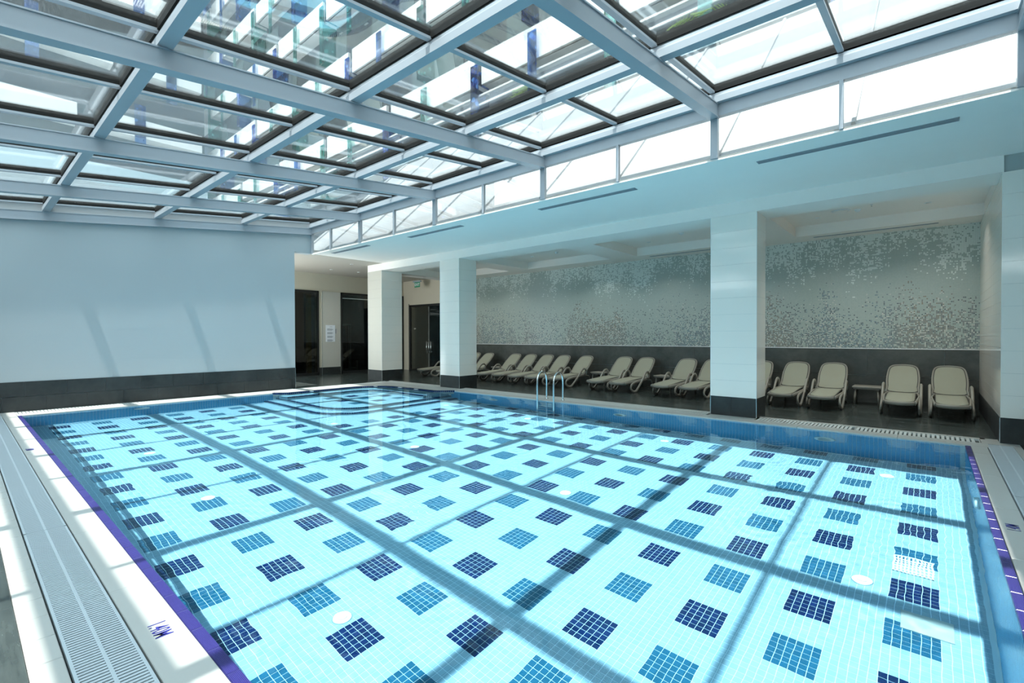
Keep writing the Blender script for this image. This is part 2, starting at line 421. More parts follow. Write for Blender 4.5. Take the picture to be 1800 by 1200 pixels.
for d in (True, False):
    one[d] = MB().bbox(.002, .002, 0, PIT5 - .002, PIT5 - .002, .004, .001).mesh('tile', M['navy_tile'] if d else M['blue_tile'])
bed = MB().box(0, 0, 0, 6 * PIT5, 6 * PIT5, .0008).mesh('tile_bed', M['pool_grout'])
# the eight squares that show largest have every tile as an object
near = sorted(sqs, key=lambda s: (s[0] + .15) ** 2 + (s[1] + .15) ** 2 + (0 if -4.2 < s[0] < -.2 else 50))[:8]
for s in sqs:
    if s in near:
        o = bpy.data.objects.new('mosaic_square', bed); o.location = (s[0], s[1], ZF); link(o, basin)
        o['label'] = 'navy blue square of small tiles' if s[2] else 'mid blue square of small tiles'
        for a in range(6):
            for b in range(6):
                q = bpy.data.objects.new('tile', one[s[2]]); q.location = (a * PIT5, b * PIT5, .0006); link(q, o)
    else:
        o = bpy.data.objects.new('mosaic_square', sq_mesh(s[2], min(6, int((PY1 - s[1]) / PIT5)))); o.location = (s[0], s[1], ZF); link(o, basin); stuff(o)
nv = int((-.02 - ZF) / PIT5)
tile_field('wall_tiles', M['wall_tile'], (PX0 + 2.95, PY1, ZF + .01), (1, 0, 0), (0, 0, 1), (0, -1, 0), int((PX1 - PX0 - 2.95) / PIT5), nv, basin)
tile_field('wall_tiles', M['wall_tile'], (PX0, PY0, ZF + .01), (0, 1, 0), (0, 0, 1), (1, 0, 0), int((5.2 - PY0) / PIT5), nv, basin)
tile_field('wall_tiles', M['wall_tile'], (PX1, PY0, ZF + .01), (0, 1, 0), (0, 0, 1), (-1, 0, 0), int((PY1 - PY0) / PIT5), nv, basin)
tile_field('wall_tiles', M['wall_tile'], (PX0, PY0, ZF + .01), (1, 0, 0), (0, 0, 1), (0, 1, 0), int((PX1 - PX0) / PIT5), nv, basin)

# rounded corner steps and bench in the far corner
def rounded(xr, yb, r):
    """platform filling the far left corner with its near right corner rounded"""
    return [(PX0, PY1), (PX0, yb)] + arc(xr - r, yb + r, r, -90, 0) + [(xr, PY1)]
def nosing(poly, i0, i1, z, m, parent, wdt=.055, tl=.05, name='nosing_tiles', inward=1, hh=.08):
    """row of dark little tiles following an edge"""
    P = [Vector((x, y, 0)) for x, y in poly[i0:i1]]
    L = [0]
    for a, b in zip(P, P[1:]): L.append(L[-1] + (b - a).length)
    mb = MB(); n = int(L[-1] / tl)
    def at(s_):
        for k in range(len(P) - 1):
            if s_ <= L[k + 1] + 1e-9:
                q = (s_ - L[k]) / max(1e-9, L[k + 1] - L[k]); return P[k].lerp(P[k + 1], q), (P[k + 1] - P[k]).normalized()
        return P[-1], (P[-1] - P[-2]).normalized()
    for k in range(n):
        a, d = at(k * tl + .003); b, d2 = at((k + 1) * tl - .003)
        na = Vector((-d.y, d.x, 0)) * inward; nb = Vector((-d2.y, d2.x, 0)) * inward
        o_ = -.006
        q = [a + na * o_, b + nb * o_, b + nb * wdt, a + na * wdt]
        mb.hexa([(v.x, v.y, z - hh) for v in q] + [(v.x, v.y, z + .004) for v in q])
    return stuff(mb.build(name, m, parent))
tiers = [(-9.12, 4.96, .95, -1.17, 'lower_step'), (-9.37, 5.24, .85, -.87, 'upper_step')]
for xr, yb, r, z, nm in tiers:
    poly = rounded(xr, yb, r)
    MB().prism(poly, ZF, z).build(nm, M['pool_tile'], basin)
    nosing(poly, 1, len(poly), z, M['navy_tile'], basin, inward=1, wdt=.08, hh=.10)
# coloured squares on the spa floor
for i in range(-16, 0):
    for j in range(5, 14):
        x = LX + i * LP + .1; y = LY + j * LP + .12
        if -11.5 < x < -9.9 and 5.5 < y < 7.2:
            o = bpy.data.objects.new('mosaic_square', sq_mesh((i + j) % 2 == 0)); o.location = (x, y, -.87); link(o, basin); stuff(o)
bz = -.34
bo = [(PX0, 5.25), (-11.72, 5.25)] + arc(-11.72 + .62, 7.58 - .62, .62, 180, 90) + [(-9.48, 7.58), (-9.48, PY1), (PX0, PY1)]
MB().prism(bo, -.87, bz).build('bench', M['pool_tile'], basin)
nosing(bo, 1, len(bo) - 2, bz, M['navy_tile'], basin, inward=1, wdt=.09, hh=.15)
# coping infill that rounds the corner at water level
ro = [(PX0 - .02, PY1 + .02), (PX0 - .02, 5.15), (-12.08, 5.42), (-12.08, 7.15)] + arc(-12.08 + .9, 7.15, .9, 180, 90)[1:] + [(-9.65, 8.05), (-9.25, PY1 + .02)]
MB().prism(ro, -.5, -.0006).build('corner_coping', M['coping'], basin)
nosing(ro, 1, len(ro), 0.0, M['navy_tile'], basin, inward=1, name='rim_tiles', wdt=.09, hh=.15)
for x, y in ((-12.0, 6.0), (-11.75, 7.72), (-11.0, 8.0), (-10.3, 8.0)):
    MB().box(x - .07, y - .03, -.001, x + .07, y + .02, .007).build('inlet', M['white_plastic'], basin)

# grip tiles and coping slabs
def grip_mesh(L, W):
    mb = MB(); mb.bbox(.002, 0, -.04, L - .002, W, -.002, .004)
    for k in range(9):
        y = W * (k + .5) / 9; mb.box(.006, y - W * .025, -.003, L - .006, y + W * .025, .0005)
    return mb.mesh('grip_tile', M['grip'])
GL = .2305; gm = grip_mesh(GL, .05)
for k in range(int((PX1 - PX0) / GL)):
    o = bpy.data.objects.new('grip_tile', gm); o.location = (PX1 - .0 - (k + 1) * GL, PY0 - .045, 0); link(o, basin)
for k in range(int((PY1 - PY0) / GL)):
    o = bpy.data.objects.new('grip_tile', gm); o.location = (PX1 + .045, PY0 + k * GL, 0); o.rotation_euler = (0, 0, math.pi / 2); link(o, basin)
def slab(x0, y0, x1, y1, name='coping_slab', z=0.0, m=None): return MB().bbox(x0 + .0015, y0 + .0015, z - .05, x1 - .0015, y1 - .0015, z, .003).build(name, m or M['coping'], basin)
x = -13.0
while x < .55:
    slab(x, .54, min(x + 1.2, .56), PY0 - .047); x += 1.2
x = -13.0
while x < .3:                                   # strip outside the near grate
    slab(x, .185, x + .245, .30, 'edge_tile'); x += .247
y = PY0 - .04
while y < 8.3:
    slab(PX1 + .048, y, .54, min(y + 1.2, PY1)); y += 1.2
x = -12.34
while x < .55:
    slab(x, PY1, min(x + 1.2, .56), 8.69); x += 1.2
y = PY0 - .046
while y < 8.6:
    slab(-12.62, y, PX0, min(y + 1.2, 8.69)); y += 1.2
for a, b in ((-13.0, -10.3), (-9.54, -2.97), (-2.22, .56)):
    x = a
    while x < b - .05: slab(x, 9.02, min(x + .6, b), 9.11, 'edge_tile'); x += .6
slab(.503, 8.69, .70, 9.11, 'edge_tile')
for a, b in ((-10.33, -9.54), (-2.97, -2.22), (-13.0, -12.9)):
    slab(a, 8.69, b, 8.85)

# wall lamps, inlets and drain covers
for xx, zz in ((-1.18, -.60), (-4.54, -.64), (-7.88, -.66)):
    mb = MB(); mb.cyl((xx, PY1 - .035, zz), .125, .035, 'y', 28, .14)
    o = mb.build('underwater_lamp', M['white_plastic'], basin)
    MB().cyl((xx, PY1 - .042, zz), .085, .01, 'y', 24).build('lens', M['clear'], o)
o = MB().cyl((PX0, 2.53, -.45), .14, .035, 'x', 28, .125).build('underwater_lamp', M['white_plastic'], basin)
MB().cyl((PX1 - .035, 6.1, -.45), .125, .035, 'x', 28, .14).build('underwater_lamp', M['white_plastic'], basin)
inm = MB().cyl((0, 0, 0), .075, .012, 'z', 20, .065).cyl((0, 0, .012), .035, .012, 'z', 16).mesh('floor_inlet', M['white_plastic'])
for xx in (-.41, -3.3, -6.2, -9.0 + .3):
    for yy in (1.87, 4.78, 7.64):
        o = bpy.data.objects.new('floor_inlet', inm); o.location = (xx, yy, ZF + .003); link(o, basin)
dr = MB()
for i in range(11): dr.box(-.235 + i * .0255, 5.06, ZF, -.235 + i * .0255 + .012, 5.36, ZF + .02)
for j in range(7): dr.box(-.235, 5.06 + j * .048, ZF, .035, 5.06 + j * .048 + .014, ZF + .018)
dr.build('drain_cover', M['white_plastic'], basin)
MB().bbox(-.15, 4.28, ZF + .001, .13, 4.50, ZF + .016, .004).build('inspection_cover', M['coping'], basin)

# depth markings
def rz(a, x, y, z): return Matrix.Translation((x, y, z)) @ Matrix.Rotation(a, 4, 'Z')
for nm, a, x, y in (('a', 0, -2.785, .628), ('b', 0, -8.52, .60), ('c', math.pi / 2, .462, 5.02)):
    text_mesh('depth_marking', '1.40M', .105, M['ink'], basin, rz(a, x, y, .0012), bold=.0002, sx=.62)

# ------------------------------------------------------------------ water
def build_water():
    x0, x1, y0, y1 = PX0 - .1, PX1 + .1, PY0 - .1, PY1 + .1
    nx, ny = 640, 390
    rs = random.Random(3)
    waves = []
    for k in range(26):
        lam = rs.uniform(.16, .9); a = rs.uniform(0, math.tau); kk = math.tau / lam
        waves.append((kk * math.cos(a), kk * math.sin(a), rs.uniform(0, math.tau), .000045 * lam ** 1.15 / .25))
    fine = []
    for k in range(22):
        lam = rs.uniform(.07, .15); a = rs.uniform(0, math.tau); kk = math.tau / lam
        fine.append((kk * math.cos(a), kk * math.sin(a), rs.uniform(0, math.tau), .00003 * lam / .1))
    rings = [(-3.05, 2.35), (-1.25, 4.95), (-7.6, 5.0), (-8.9, 2.6), (-4.8, 5.4), (-1.7, 7.3), (-.2, 6.1)]
    vs = []
    import numpy as np
    X, Y = np.meshgrid(np.linspace(x0, x1, nx), np.linspace(y0, y1, ny), indexing='xy')
    Z = np.full_like(X, WL)
    for kx, ky, ph, am in waves: Z += am * np.sin(kx * X + ky * Y + ph)
    for cx_, cy_ in rings:
        r = np.hypot(X - cx_, Y - cy_); Z += .00035 * np.cos(r * 48) * np.exp(-(r / .38) ** 2)
    m_ = .5 + .5 * np.sin(X * .9 + 1.3 * np.sin(Y * .7 + 1)) * np.sin(Y * 1.1 + 1.7 * np.sin(X * .55))
    m_ = np.clip(m_ * 1.6 - .45, .12, 1)
    for kx, ky, ph, am in fine: Z += am * m_ * np.sin(kx * X + ky * Y + ph)
    top = np.stack([X, Y, Z], -1).reshape(-1, 3)
    idx = np.arange(nx * ny).reshape(ny, nx)
    f = np.stack([idx[:-1, :-1], idx[:-1, 1:], idx[1:, 1:], idx[1:, :-1]], -1).reshape(-1, 4)
    zb = ZF - .08
    bot = top.copy(); 
    ring = list(idx[0, :]) + list(idx[1:, -1]) + list(idx[-1, -2::-1]) + list(idx[-2:0:-1, 0])
    nb = len(ring); base = nx * ny
    bv = top[ring].copy(); bv[:, 2] = zb
    V = np.concatenate([top, bv])
    faces = f.tolist()
    for i in range(nb):
        j = (i + 1) % nb; faces.append([int(ring[i]), base + i, base + j, int(ring[j])])
    faces.append([base + i for i in range(nb - 1, -1, -1)])
    me = bpy.data.meshes.new('pool_water'); me.from_pydata(V.tolist(), [], faces); me.materials.append(M['water'])
    sm = [True] * len(f) + [False] * (nb + 1); me.polygons.foreach_set('use_smooth', sm); me.update()
    o = bpy.data.objects.new('pool_water', me); link(o); stuff(o)
    o.cycles.is_caustics_caster = True
    setp(o, 'clear rippled pool water filling the tiled basin', 'water')
    return o
water = build_water()
for o in basin.children_recursive: o.cycles.is_caustics_receiver = True

# ------------------------------------------------------------------ overflow grates
def grate(name, label, x0, y0, x1, y1, along, sections, m, pitch, halves=2, group=None):
    root = empty(name, ((x0 + x1) / 2, (y0 + y1) / 2, -.03)); setp(root, label, 'grate', group)
    lx, ly = x1 - x0, y1 - y0; L = lx if along == 'x' else ly; W = ly if along == 'x' else lx
    def B(mb, a0, b0, z0, a1, b1, z1):
        if along == 'x': mb.box(a0 - L / 2, b0 - W / 2, z0, a1 - L / 2, b1 - W / 2, z1)
        else: mb.box(b0 - W / 2, a0 - L / 2, z0, b1 - W / 2, a1 - L / 2, z1)
    sl = L / sections
    for s in range(sections):
        mb = MB(); a = s * sl + .003; e = (s + 1) * sl - .003
        B(mb, a, .004, .0, e, .016, .028); B(mb, a, W - .016, .0, e, W - .004, .028)
        if halves == 2: B(mb, a, W / 2 - .007, .0, e, W / 2 + .007, .0285)
        B(mb, a, .004, .0, a + .006, W - .004, .028); B(mb, e - .006, .004, .0, e, W - .004, .028)
        fr = mb.build('grate_frame', m, root)
        bars = MB(); n = int((e - a) / pitch)
        for k in range(n):
            q = a + .008 + k * pitch; B(bars, q, .012, .008, q + pitch * .62, W - .012, .027)
        stuff(bars.build('grate_bars', m, fr))
    return root
grate('overflow_grate', 'long pale grey overflow grate along the near left pool edge, in the foreground', -13.0, .303, .55, .537, 'x', 5, M['grate'], .024)
grate('overflow_grate', 'pale wide overflow grate on the right beside the pool, near the white pier', .545, .8, .79, 8.66, 'y', 3, M['grate'], .024)
grate('overflow_grate', 'narrow white overflow grate in front of the right-hand lounger bay', -2.19, 8.70, .50, 9.015, 'x', 2, M['grate_white'], .05, 1)
grate('overflow_grate', 'narrow white overflow grate between the middle and far pillars behind the ladder', -9.5, 8.70, -3.0, 9.015, 'x', 4, M['grate_white'], .05, 1)
grate('overflow_grate', 'narrow white overflow grate between the two far pillars', -12.85, 8.70, -10.35, 9.015, 'x', 1, M['grate_white'], .05, 1)
grate('overflow_grate', 'sunlit white overflow grate at the foot of the plain left wall', -12.96, .56, -12.64, 8.66, 'y', 4, M['grate_white'], .05, 1)

# ------------------------------------------------------------------ floor
floor = struct(empty('floor'))
fb = MB()
fb.box(-17.2, 9.11, -.3, 3.2, 13.2, -.012); fb.box(-17.2, 5.9, -.3, -13.05, 9.11, -.012)
fb.box(-13.05, 8.69, -.3, .56, 9.11, -.09); fb.box(-13.05, .54, -.3, -12.55, 8.69, -.09)
fb.box(-13.05, -3.0, -.3, 3.2, .185, -.012); fb.box(.86, .185, -.3, 3.2, 9.11, -.012)
fb.box(-13.05, .185, -.3, .56, .54, -.09); fb.box(.56, .185, -.3, .86, 9.11, -.09)
fb.box(-12.55, .54, -.3, -12.5, 8.69, -.05)
fb.build('floor_slab', M['channel'], floor)
for (a, b, c, d) in ((.79, .185, .86, 9.11), (.56, 8.67, .79, 9.11), (.545, .185, .79, .8)):
    MB().box(a, b, -.05, c, d, -.001).build('edge_strip', M['coping'], floor)
tmesh = {}
def floor_tile(x0, y0, x1, y1):
    key = (round(x1 - x0, 3), round(y1 - y0, 3))
    if key not in tmesh: tmesh[key] = MB().bbox(.001, .001, -.012, key[0] - .001, key[1] - .001, 0, .0012).mesh('floor_tile', M['deck'])
    o = bpy.data.objects.new('floor_tile', tmesh[key]); o.location = (x0, y0, random.uniform(-.0004, 0)); link(o, floor)
def tile_area(x0, y0, x1, y1, tx=.6, ty=1.2):
    y = y0
    while y < y1 - .02:
        x = x1
        while x > x0 + .02:
            floor_tile(max(x - tx, x0), y, x, min(y + ty, y1)); x -= tx
        y += ty
tile_area(-12.99, 9.11, .70, 12.48); tile_area(-16.9, 6.0, -12.99, 12.48)
tile_area(-6.6, -1.0, 3.0, .185); tile_area(.86, .185, 3.1, 9.11)

# ------------------------------------------------------------------ left wall
wl = struct(MB().box(WX - .25, -3, -.05, WX, 6.06, 4.6).box(WX - .25, 6.06, ZC, WX, CY, 4.6).build('wall_left', M['trowel']))
for row, (z0, z1, off) in enumerate(((0, .278, .3), (.281, .56, 0))):
    y = -1.2 - off + .86
    while y < 6.0:
        a, b = y, min(y + .6, 6.058)
        mb = MB(); mb.box(0, a + .0015, z0 + .001, .012, b - .0015, z1)
        if b > -.5: mb.build('wall_tile', M['dark_tile'], wl, (WX, 0, 0))
        y += .6
MB().box(WX - .25, 6.06, .0, WX + .012, 6.066, .56).build('corner_strip', M['chrome_edge'], wl)

# ------------------------------------------------------------------ mosaic wall
wm = struct(MB().box(-13.9, WY, -.05, .9, WY + .25, 3.9).build('wall_back', M['plaster']))
MB().box(-13.9, WY - .012, 1.13, .70, WY, ZS).build('mosaic_panel', M['mosaic'], wm)
MB().box(-13.9, WY - .016, 1.115, .70, WY, 1.13).build('trim_strip', M['white_plastic'], wm)
for row in range(2):
    x = -13.9
    z0, z1 = (0, .56) if row == 0 else (.563, 1.113)
    x -= .3 * row
    while x < .69:
        a, b = max(x, -13.9), min(x + 1.2, .70)
        MB().box(a + .001, WY - .012, z0 + .001, b - .001, WY, z1).build('wall_tile', M['panel_tile'], wm); x += 1.2

# ------------------------------------------------------------------ pillars
def pillar(x0, x1, y0, y1, ztop, label, cream=False, name='pillar'):
    rt = struct(MB().box(x0 + .012, y0 + .012, 0, x1 - .012, y1 - .012, ztop).build(name, M['grout']))
    zb = .33; n = 11; hgt = (ztop - zb) / n
    for side in 'FRLB':
        for k in range(n):
            z0 = zb + k * hgt + .0008; z1 = zb + (k + 1) * hgt - .0008; mb = MB()
            if side == 'F': mb.box(x0, y0, z0, x1 - .0, y0 + .012, z1)
            if side == 'B': mb.box(x0, y1 - .012, z0, x1, y1, z1)
            if side == 'R': mb.box(x1 - .012, y0 + .0125, z0, x1, y1 - .0125, z1)
            if side == 'L': mb.box(x0, y0 + .0125, z0, x0 + .012, y1 - .0125, z1)
            mb.build('cladding_tile', M['cream_tile'] if cream and side in 'LF' else M['white_tile'], rt)  # cream front and left faces, toned darker where the light is too strong
    xm = x0 + (x1 - x0) * .46; e = .004
    for a, b in ((x0 - e, xm), (xm + .002, x1 + e)):
        MB().box(a, y0 - e, .0, b, y0 + .012, zb).build('base_tile', M['dark_tile'], rt); MB().box(a, y1 - .012, .0, b, y1 + e, zb).build('base_tile', M['dark_tile'], rt)
    MB().box(x1 - .012, y0 + .0125, 0, x1 + e, y1 - .0125, zb).build('base_tile', M['dark_tile'], rt)
    MB().box(x0 - e, y0 + .0125, 0, x0 + .012, y1 - .0125, zb).build('base_tile', M['dark_tile'], rt)
    for cx_ in (x0 - .006, x1 - .002):
        MB().box(cx_, y0 - .006, 0, cx_ + .008, y0 + .002, zb).build('corner_strip', M['chrome_edge'], rt)
        MB().box(cx_, y0 - .003, zb, cx_ + .006, y0 + .003, ztop).build('corner_strip', M['white_plastic'], rt)
    return rt
pillar(-2.97, -2.22, 8.85, 9.42, ZS, '')
pillar(-10.31, -9.54, 8.85, 9.5, ZS, '')
pillar(-13.88, -13.11, 8.85, 9.62, ZS, '', True)
# wall closing the lounge on the right
wr_ = struct(MB().box(.70, 8.87, -.05, 3.2, 12.7, 3.9).build('wall_right', M['grout']))
for k in range(11):
    h0 = .33 + k * (ZS - .33) / 11; h1 = h0 + (ZS - .33) / 11 - .0016
    for a, b in ((.685, 1.29), (1.292, 1.9), (1.902, 2.5)): MB().box(a, 8.855, h0, b, 8.87, h1).build('cladding_tile', M['white_tile'], wr_)
for k in range(21):
    h0 = .33 + k * .15; 
    for a in range(3): MB().box(.685, 8.872 + a * 1.2, h0, .70, 8.872 + a * 1.2 + 1.198, h0 + .148).build('cladding_tile', M['white_tile'], wr_)
for a, b in ((.68, 1.09), (1.092, 1.7), (1.702, 2.3)): MB().box(a, 8.85, 0, b, 8.87, .33).build('base_tile', M['dark_tile'], wr_)
for a in range(3): MB().box(.68, 8.872 + a * 1.2, 0, .70, 8.872 + a * 1.2 + 1.198, .33).build('base_tile', M['dark_tile'], wr_)
MB().box(.676, 8.845, 0, .684, 8.853, .33).build('corner_strip', M['chrome_edge'], wr_)
struct(MB().box(3.1, -3, -.05, 3.35, 8.87, 3.8).build('wall_right', M['plaster']))
struct(MB().box(-13.3, -3.2, -.05, 3.35, -3, 3.3).build('wall_front', M['plaster']))

# ------------------------------------------------------------------ ceilings over lounge and walkway
ceil_ = struct(empty('ceiling'))
cb_ = MB(); cb_.box(-13.05, CY, ZC, .66, 8.845, ZC + .02).box(.66, -3, ZC, 3.35, 8.87, ZC + .12)
cb_.build('ceiling_slab', M['ceil'], ceil_)
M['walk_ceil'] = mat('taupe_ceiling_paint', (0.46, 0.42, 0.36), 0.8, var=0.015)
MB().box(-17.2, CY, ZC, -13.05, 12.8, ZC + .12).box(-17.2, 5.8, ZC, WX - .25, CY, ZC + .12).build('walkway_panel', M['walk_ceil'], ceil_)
co = [(-2.19, .70), (-5.84, -2.95), (-9.42 - .1, -6.60), (-13.3, -10.3)]
cm = MB(); Y0, Y1, YA, YB = 8.845, WY, 9.56, 11.76; zt = 3.80
cm.box(-13.88, Y0, ZS, .70, YA, zt); cm.box(-13.88, YB, ZS, .70, Y1, zt)
xs = sorted([(-13.88, co[3][0]), (co[3][1], co[2][0]), (co[2][1], co[1][0]), (co[1][1], co[0][0])])
for a, b in xs: cm.box(a, YA, ZS, b, YB, zt)
cm.box(.69, YA, ZS, .72, YB, zt)
cm.build('coffered_soffit', M['ceil'], ceil_)
for a, b in co: MB().box(a, YA, 3.70, b, YB, 3.72).build('coffer_panel', M['ceil'], ceil_)
def slot_vent(x0, x1, y0, label, z=ZC, wid=.10, n=4):
    r = empty('slot_vent', ((x0 + x1) / 2, y0 + wid / 2, z)); setp(r, label, 'vent', 'linear slot vents in the ceiling'); L = (x1 - x0) / 2
    MB().box(-L, -wid / 2, -.002, L, wid / 2, .001).build('backing', M['black'] if n > 3 else M['dark_grout'], r)
    for k in range(n + 1):
        yy = -wid / 2 + k * wid / n; MB().box(-L, yy - .006, -.008, L, yy + .006, 0).build('slat', M['frame'], r)
    for s in (-L, L - .01): MB().box(s, -wid / 2, -.008, s + .01, wid / 2, 0).build('end_cap', M['frame'], r)
slot_vent(-1.76, .22, 6.99, 'long slot vent in the pool-side ceiling nearest the camera, upper right')
slot_vent(-5.4, -3.5, 6.96, 'slot vent in the pool-side ceiling, second from the right')
slot_vent(-9.17, -7.39, 6.9, 'slot vent in the pool-side ceiling, third from the right')
slot_vent(-12.5, -10.75, 6.83, 'farthest slot vent, at the left end of the pool-side ceiling')
slot_vent(-1.9, .1, 12.0, 'slot vent beside the mosaic in the right-hand lounger bay', ZS, .06, 2)
slot_vent(-5.6, -3.3, 12.0, 'slot vent beside the mosaic left of the big pillar', ZS, .06, 2)
def spot(x, y, z, label, r=.05, grp='recessed ceiling spotlights'):
    o = empty('downlight', (x, y, z)); setp(o, label, 'ceiling light', grp)
    MB().cyl((0, 0, -.008), r, .008, 'z', 20, r).build('rim', M['white_plastic'], o); MB().cyl((0, 0, -.012), r * .65, .006, 'z', 16).build('lens', M['steel'], o)
spot(-.05, 11.1, 3.70, 'added spotlight in the right coffer, near its right end'); spot(-1.68, 11.1, 3.70, 'added spotlight in the right coffer, near its left end')  # lounge spotlights are an added row to brighten the bays
spot(-5.25, 11.2, 3.70, 'added spotlight in the coffer left of the big pillar'); spot(-8.75, 11.0, 3.70, 'added spotlight in the coffer behind the middle pillar')
spot(-.7, 10.2, 3.70, 'added spotlight near the front edge of the right coffer'); spot(-3.4, 10.9, 3.70, 'added spotlight in the coffer just left of the big pillar')
spot(-7.1, 11.3, 3.70, 'added spotlight at the right end of the third coffer'); spot(-10.8, 11.2, 3.70, 'added spotlight at the right end of the farthest coffer'); spot(-12.6, 11.2, 3.70, 'added spotlight at the left end of the farthest coffer')
spot(-15.59, 8.5, ZC, 'walkway spotlight nearest the narrow glass pane and its yellow post'); spot(-13.96, 8.31, ZC, 'walkway spotlight close to the left edge of the far pillar'); spot(-15.5, 9.5, ZC, 'walkway spotlight farthest back, behind the far pillar edge')
o = empty('ceiling_speaker', (-1.27, 10.75, 3.70)); setp(o, 'round white speaker disc in the right-hand ceiling coffer', 'speaker')
MB().cyl((0, 0, -.02), .13, .02, 'z', 28, .15).build('grille', M['white_plastic'], o); MB().cyl((0, 0, -.032), .08, .012, 'z', 24, .12).build('cone_cover', M['ceil'], o)
def fill_lamp(o, energy):
    d_ = bpy.data.lights.new('fill_glow', 'AREA'); d_.shape = 'DISK'; d_.size = .07; d_.energy = energy * 1.5; d_.color = (1.0, 1.0, .93); d_.spread = 2.1  # fill light added below the spotlights to lift lounge and walkway
    l_ = bpy.data.objects.new('fill_glow', d_); l_.location = (0, 0, -.02); link(l_, o)
for o in list(COL.objects):
    if o.name.startswith('downlight') and (o.location.y > 10 or o.location.x < -15): fill_lamp(o, 7 if o.location.y > 10 else 1.5)
def detector(x, y, label):
    o = empty('smoke_detector', (x, y, 3.70)); setp(o, label, 'smoke detector', 'smoke detectors'); MB().cyl((0, 0, -.02), .05, .02, 'z', 20, .055).build('base', M['white_plastic'], o); MB().cyl((0, 0, -.045), .028, .025, 'z', 16, .042).build('sensor_head', M['white_plastic'], o)
detector(-1.02, 10.85, 'smoke detector beside the round speaker in the right coffer'); detector(-7.77, 10.84, 'smoke detector in the coffer right of the middle pillar'); detector(-4.23, 10.68, 'smoke detector in the coffer left of the big pillar')
o = empty('sprinkler', (-.8, 10.6, 3.70)); setp(o, 'tiny sprinkler head in the right coffer beyond the detector', 'sprinkler'); MB().cyl((0, 0, -.012), .022, .012).build('cup', M['white_plastic'], o); MB().cyl((0, 0, -.035), .006, .025).cyl((0, 0, -.037), .014, .003).build('nozzle', M['steel'], o)

# ------------------------------------------------------------------ walkway back walls, doors
wf = struct(MB().box(-17.2, 5.8, -.05, -16.9, 7.40, 3.8).box(-17.2, 8.72, -.05, -16.9, 9.60, 3.8).box(-17.2, 11.1, -.05, -16.9, 12.5, 3.8)
            .box(-17.2, 7.40, 3.07, -16.9, 8.72, 3.8).box(-17.2, 9.60, 3.07, -16.9, 11.1, 3.8).build('wall_far', M['cream_wall']))
MB().box(-16.9, 8.83, .27, -16.87, 9.56, 3.07).build('cladding_panel', M['cream_tile'], wf)
for a, b in ((8.72, 8.83), (8.832, 9.56)): MB().box(-16.9, a, 0, -16.865, b, .27).build('base_tile', M['dark_tile'], wf)
for a in (8.828, 9.558): MB().box(-16.872, a, 0, -16.86, a + .008, 3.07).build('corner_strip', M['chrome_edge'], wf)
wd = struct(MB().box(-17.2, WY, -.05, -16.48, WY + .25, 3.8).box(-16.48, WY, 2.70, -13.9, WY + .25, 3.8).build('wall_far', M['cream_wall']))
struct(MB().box(-16.9, 12.3, 0, -16.87, 12.46, 3.1).build('trim_1', M['black']))
def glazing(name, y0, y1, x, z1, parts):
    r = struct(empty(name, (x, (y0 + y1) / 2, 0))); L = (y1 - y0) / 2
    MB().box(-.05, -L, .0, .03, -L + .05, z1).box(-.05, L - .05, 0, .03, L, z1).box(-.05, -L, z1 - .07, .03, L, z1).box(-.05, -L, 0, .03, L, .09).build('frame', M['black'], r)
    MB().box(-.01, -L + .05, .09, .0, L - .05, z1 - .07).build('pane', M['door_glass'], r); return r
glazing('window_2', 7.40, 8.72, -16.9, 3.07, 0)
g2 = glazing('window_3', 9.60, 11.1, -16.9, 3.07, 0)
MB().box(.0, -.70, 2.84, .035, .70, 2.87).build('top_rail', M['steel'], g2)
d = struct(empty('door_1', (-15.2, WY, 0)))
MB().box(-1.28, -.03, 0, -1.20, .04, 2.70).box(-1.28, -.03, 2.62, 1.3, .04, 2.70).box(-1.28, -.03, 0, 1.3, .04, .03).build('frame', M['black'], d)
MB().box(-1.2, 0, .03, -.06, .012, 2.62).build('leaf', M['door_glass'], d); MB().box(-.05, 0, .03, 1.3, .012, 2.62).build('leaf', M['door_glass'], d)
MB().box(-1.31, -.035, 0, -1.28, .04, 2.75).build('jamb', M['chrome_edge'], d)
for xx in (-.12, .01, .14):
    MB().tube([(xx, -.05, .73), (xx, -.05, 1.20)], .015, 10).box(xx - .008, -.05, .78, xx + .008, .0, .80).box(xx - .008, -.05, 1.13, xx + .008, .0, 1.15).build('handle', M['steel'], d)
MB().cyl((-.93, -.02, 1.72), .035, .02, 'y', 16).cyl((-.87, -.02, 1.72), .03, .02, 'y', 16).build('hinge_plate', M['steel'], d)
# rooms behind the glass
struct(MB().box(-20.2, 5.8, -.05, -20.0, 13, 3.8).box(-20.2, 13, -.05, -17.2, 13.2, 3.8).box(-20.2, 5.6, -.05, -17.2, 5.8, 3.8).box(-20.2, 5.8, 3.3, -17.2, 13.2, 3.4).build('wall_gym', M['room_dark']))
struct(MB().box(-20.0, 5.8, -.05, -17.2, 13, 0).build('floor_gym', M['dark_tile']))
struct(MB().box(-19.9, 9.95, 1.1, -19.85, 11.2, 2.1).build('trim_2', M['room_pale']))
struct(MB().box(-16.9, 15.5, -.05, -13.9, 15.7, 3.8).box(-17.1, WY + .25, -.05, -16.9, 15.7, 3.8).box(-16.9, WY + .25, 3.2, -13.9, 15.7, 3.3).build('wall_spa', M['room_dark']))
struct(MB().box(-16.9, WY + .25, -.05, -13.9, 15.7, 0).build('floor_spa', M['dark_tile']))
struct(MB().box(-17.18, 8.37, .09, -17.05, 8.52, 2.95).build('trim_3', M['yellow']))
struct(MB().box(-17.18, 8.53, .09, -17.1, 8.66, 2.95).build('trim_4', M['room_pale']))
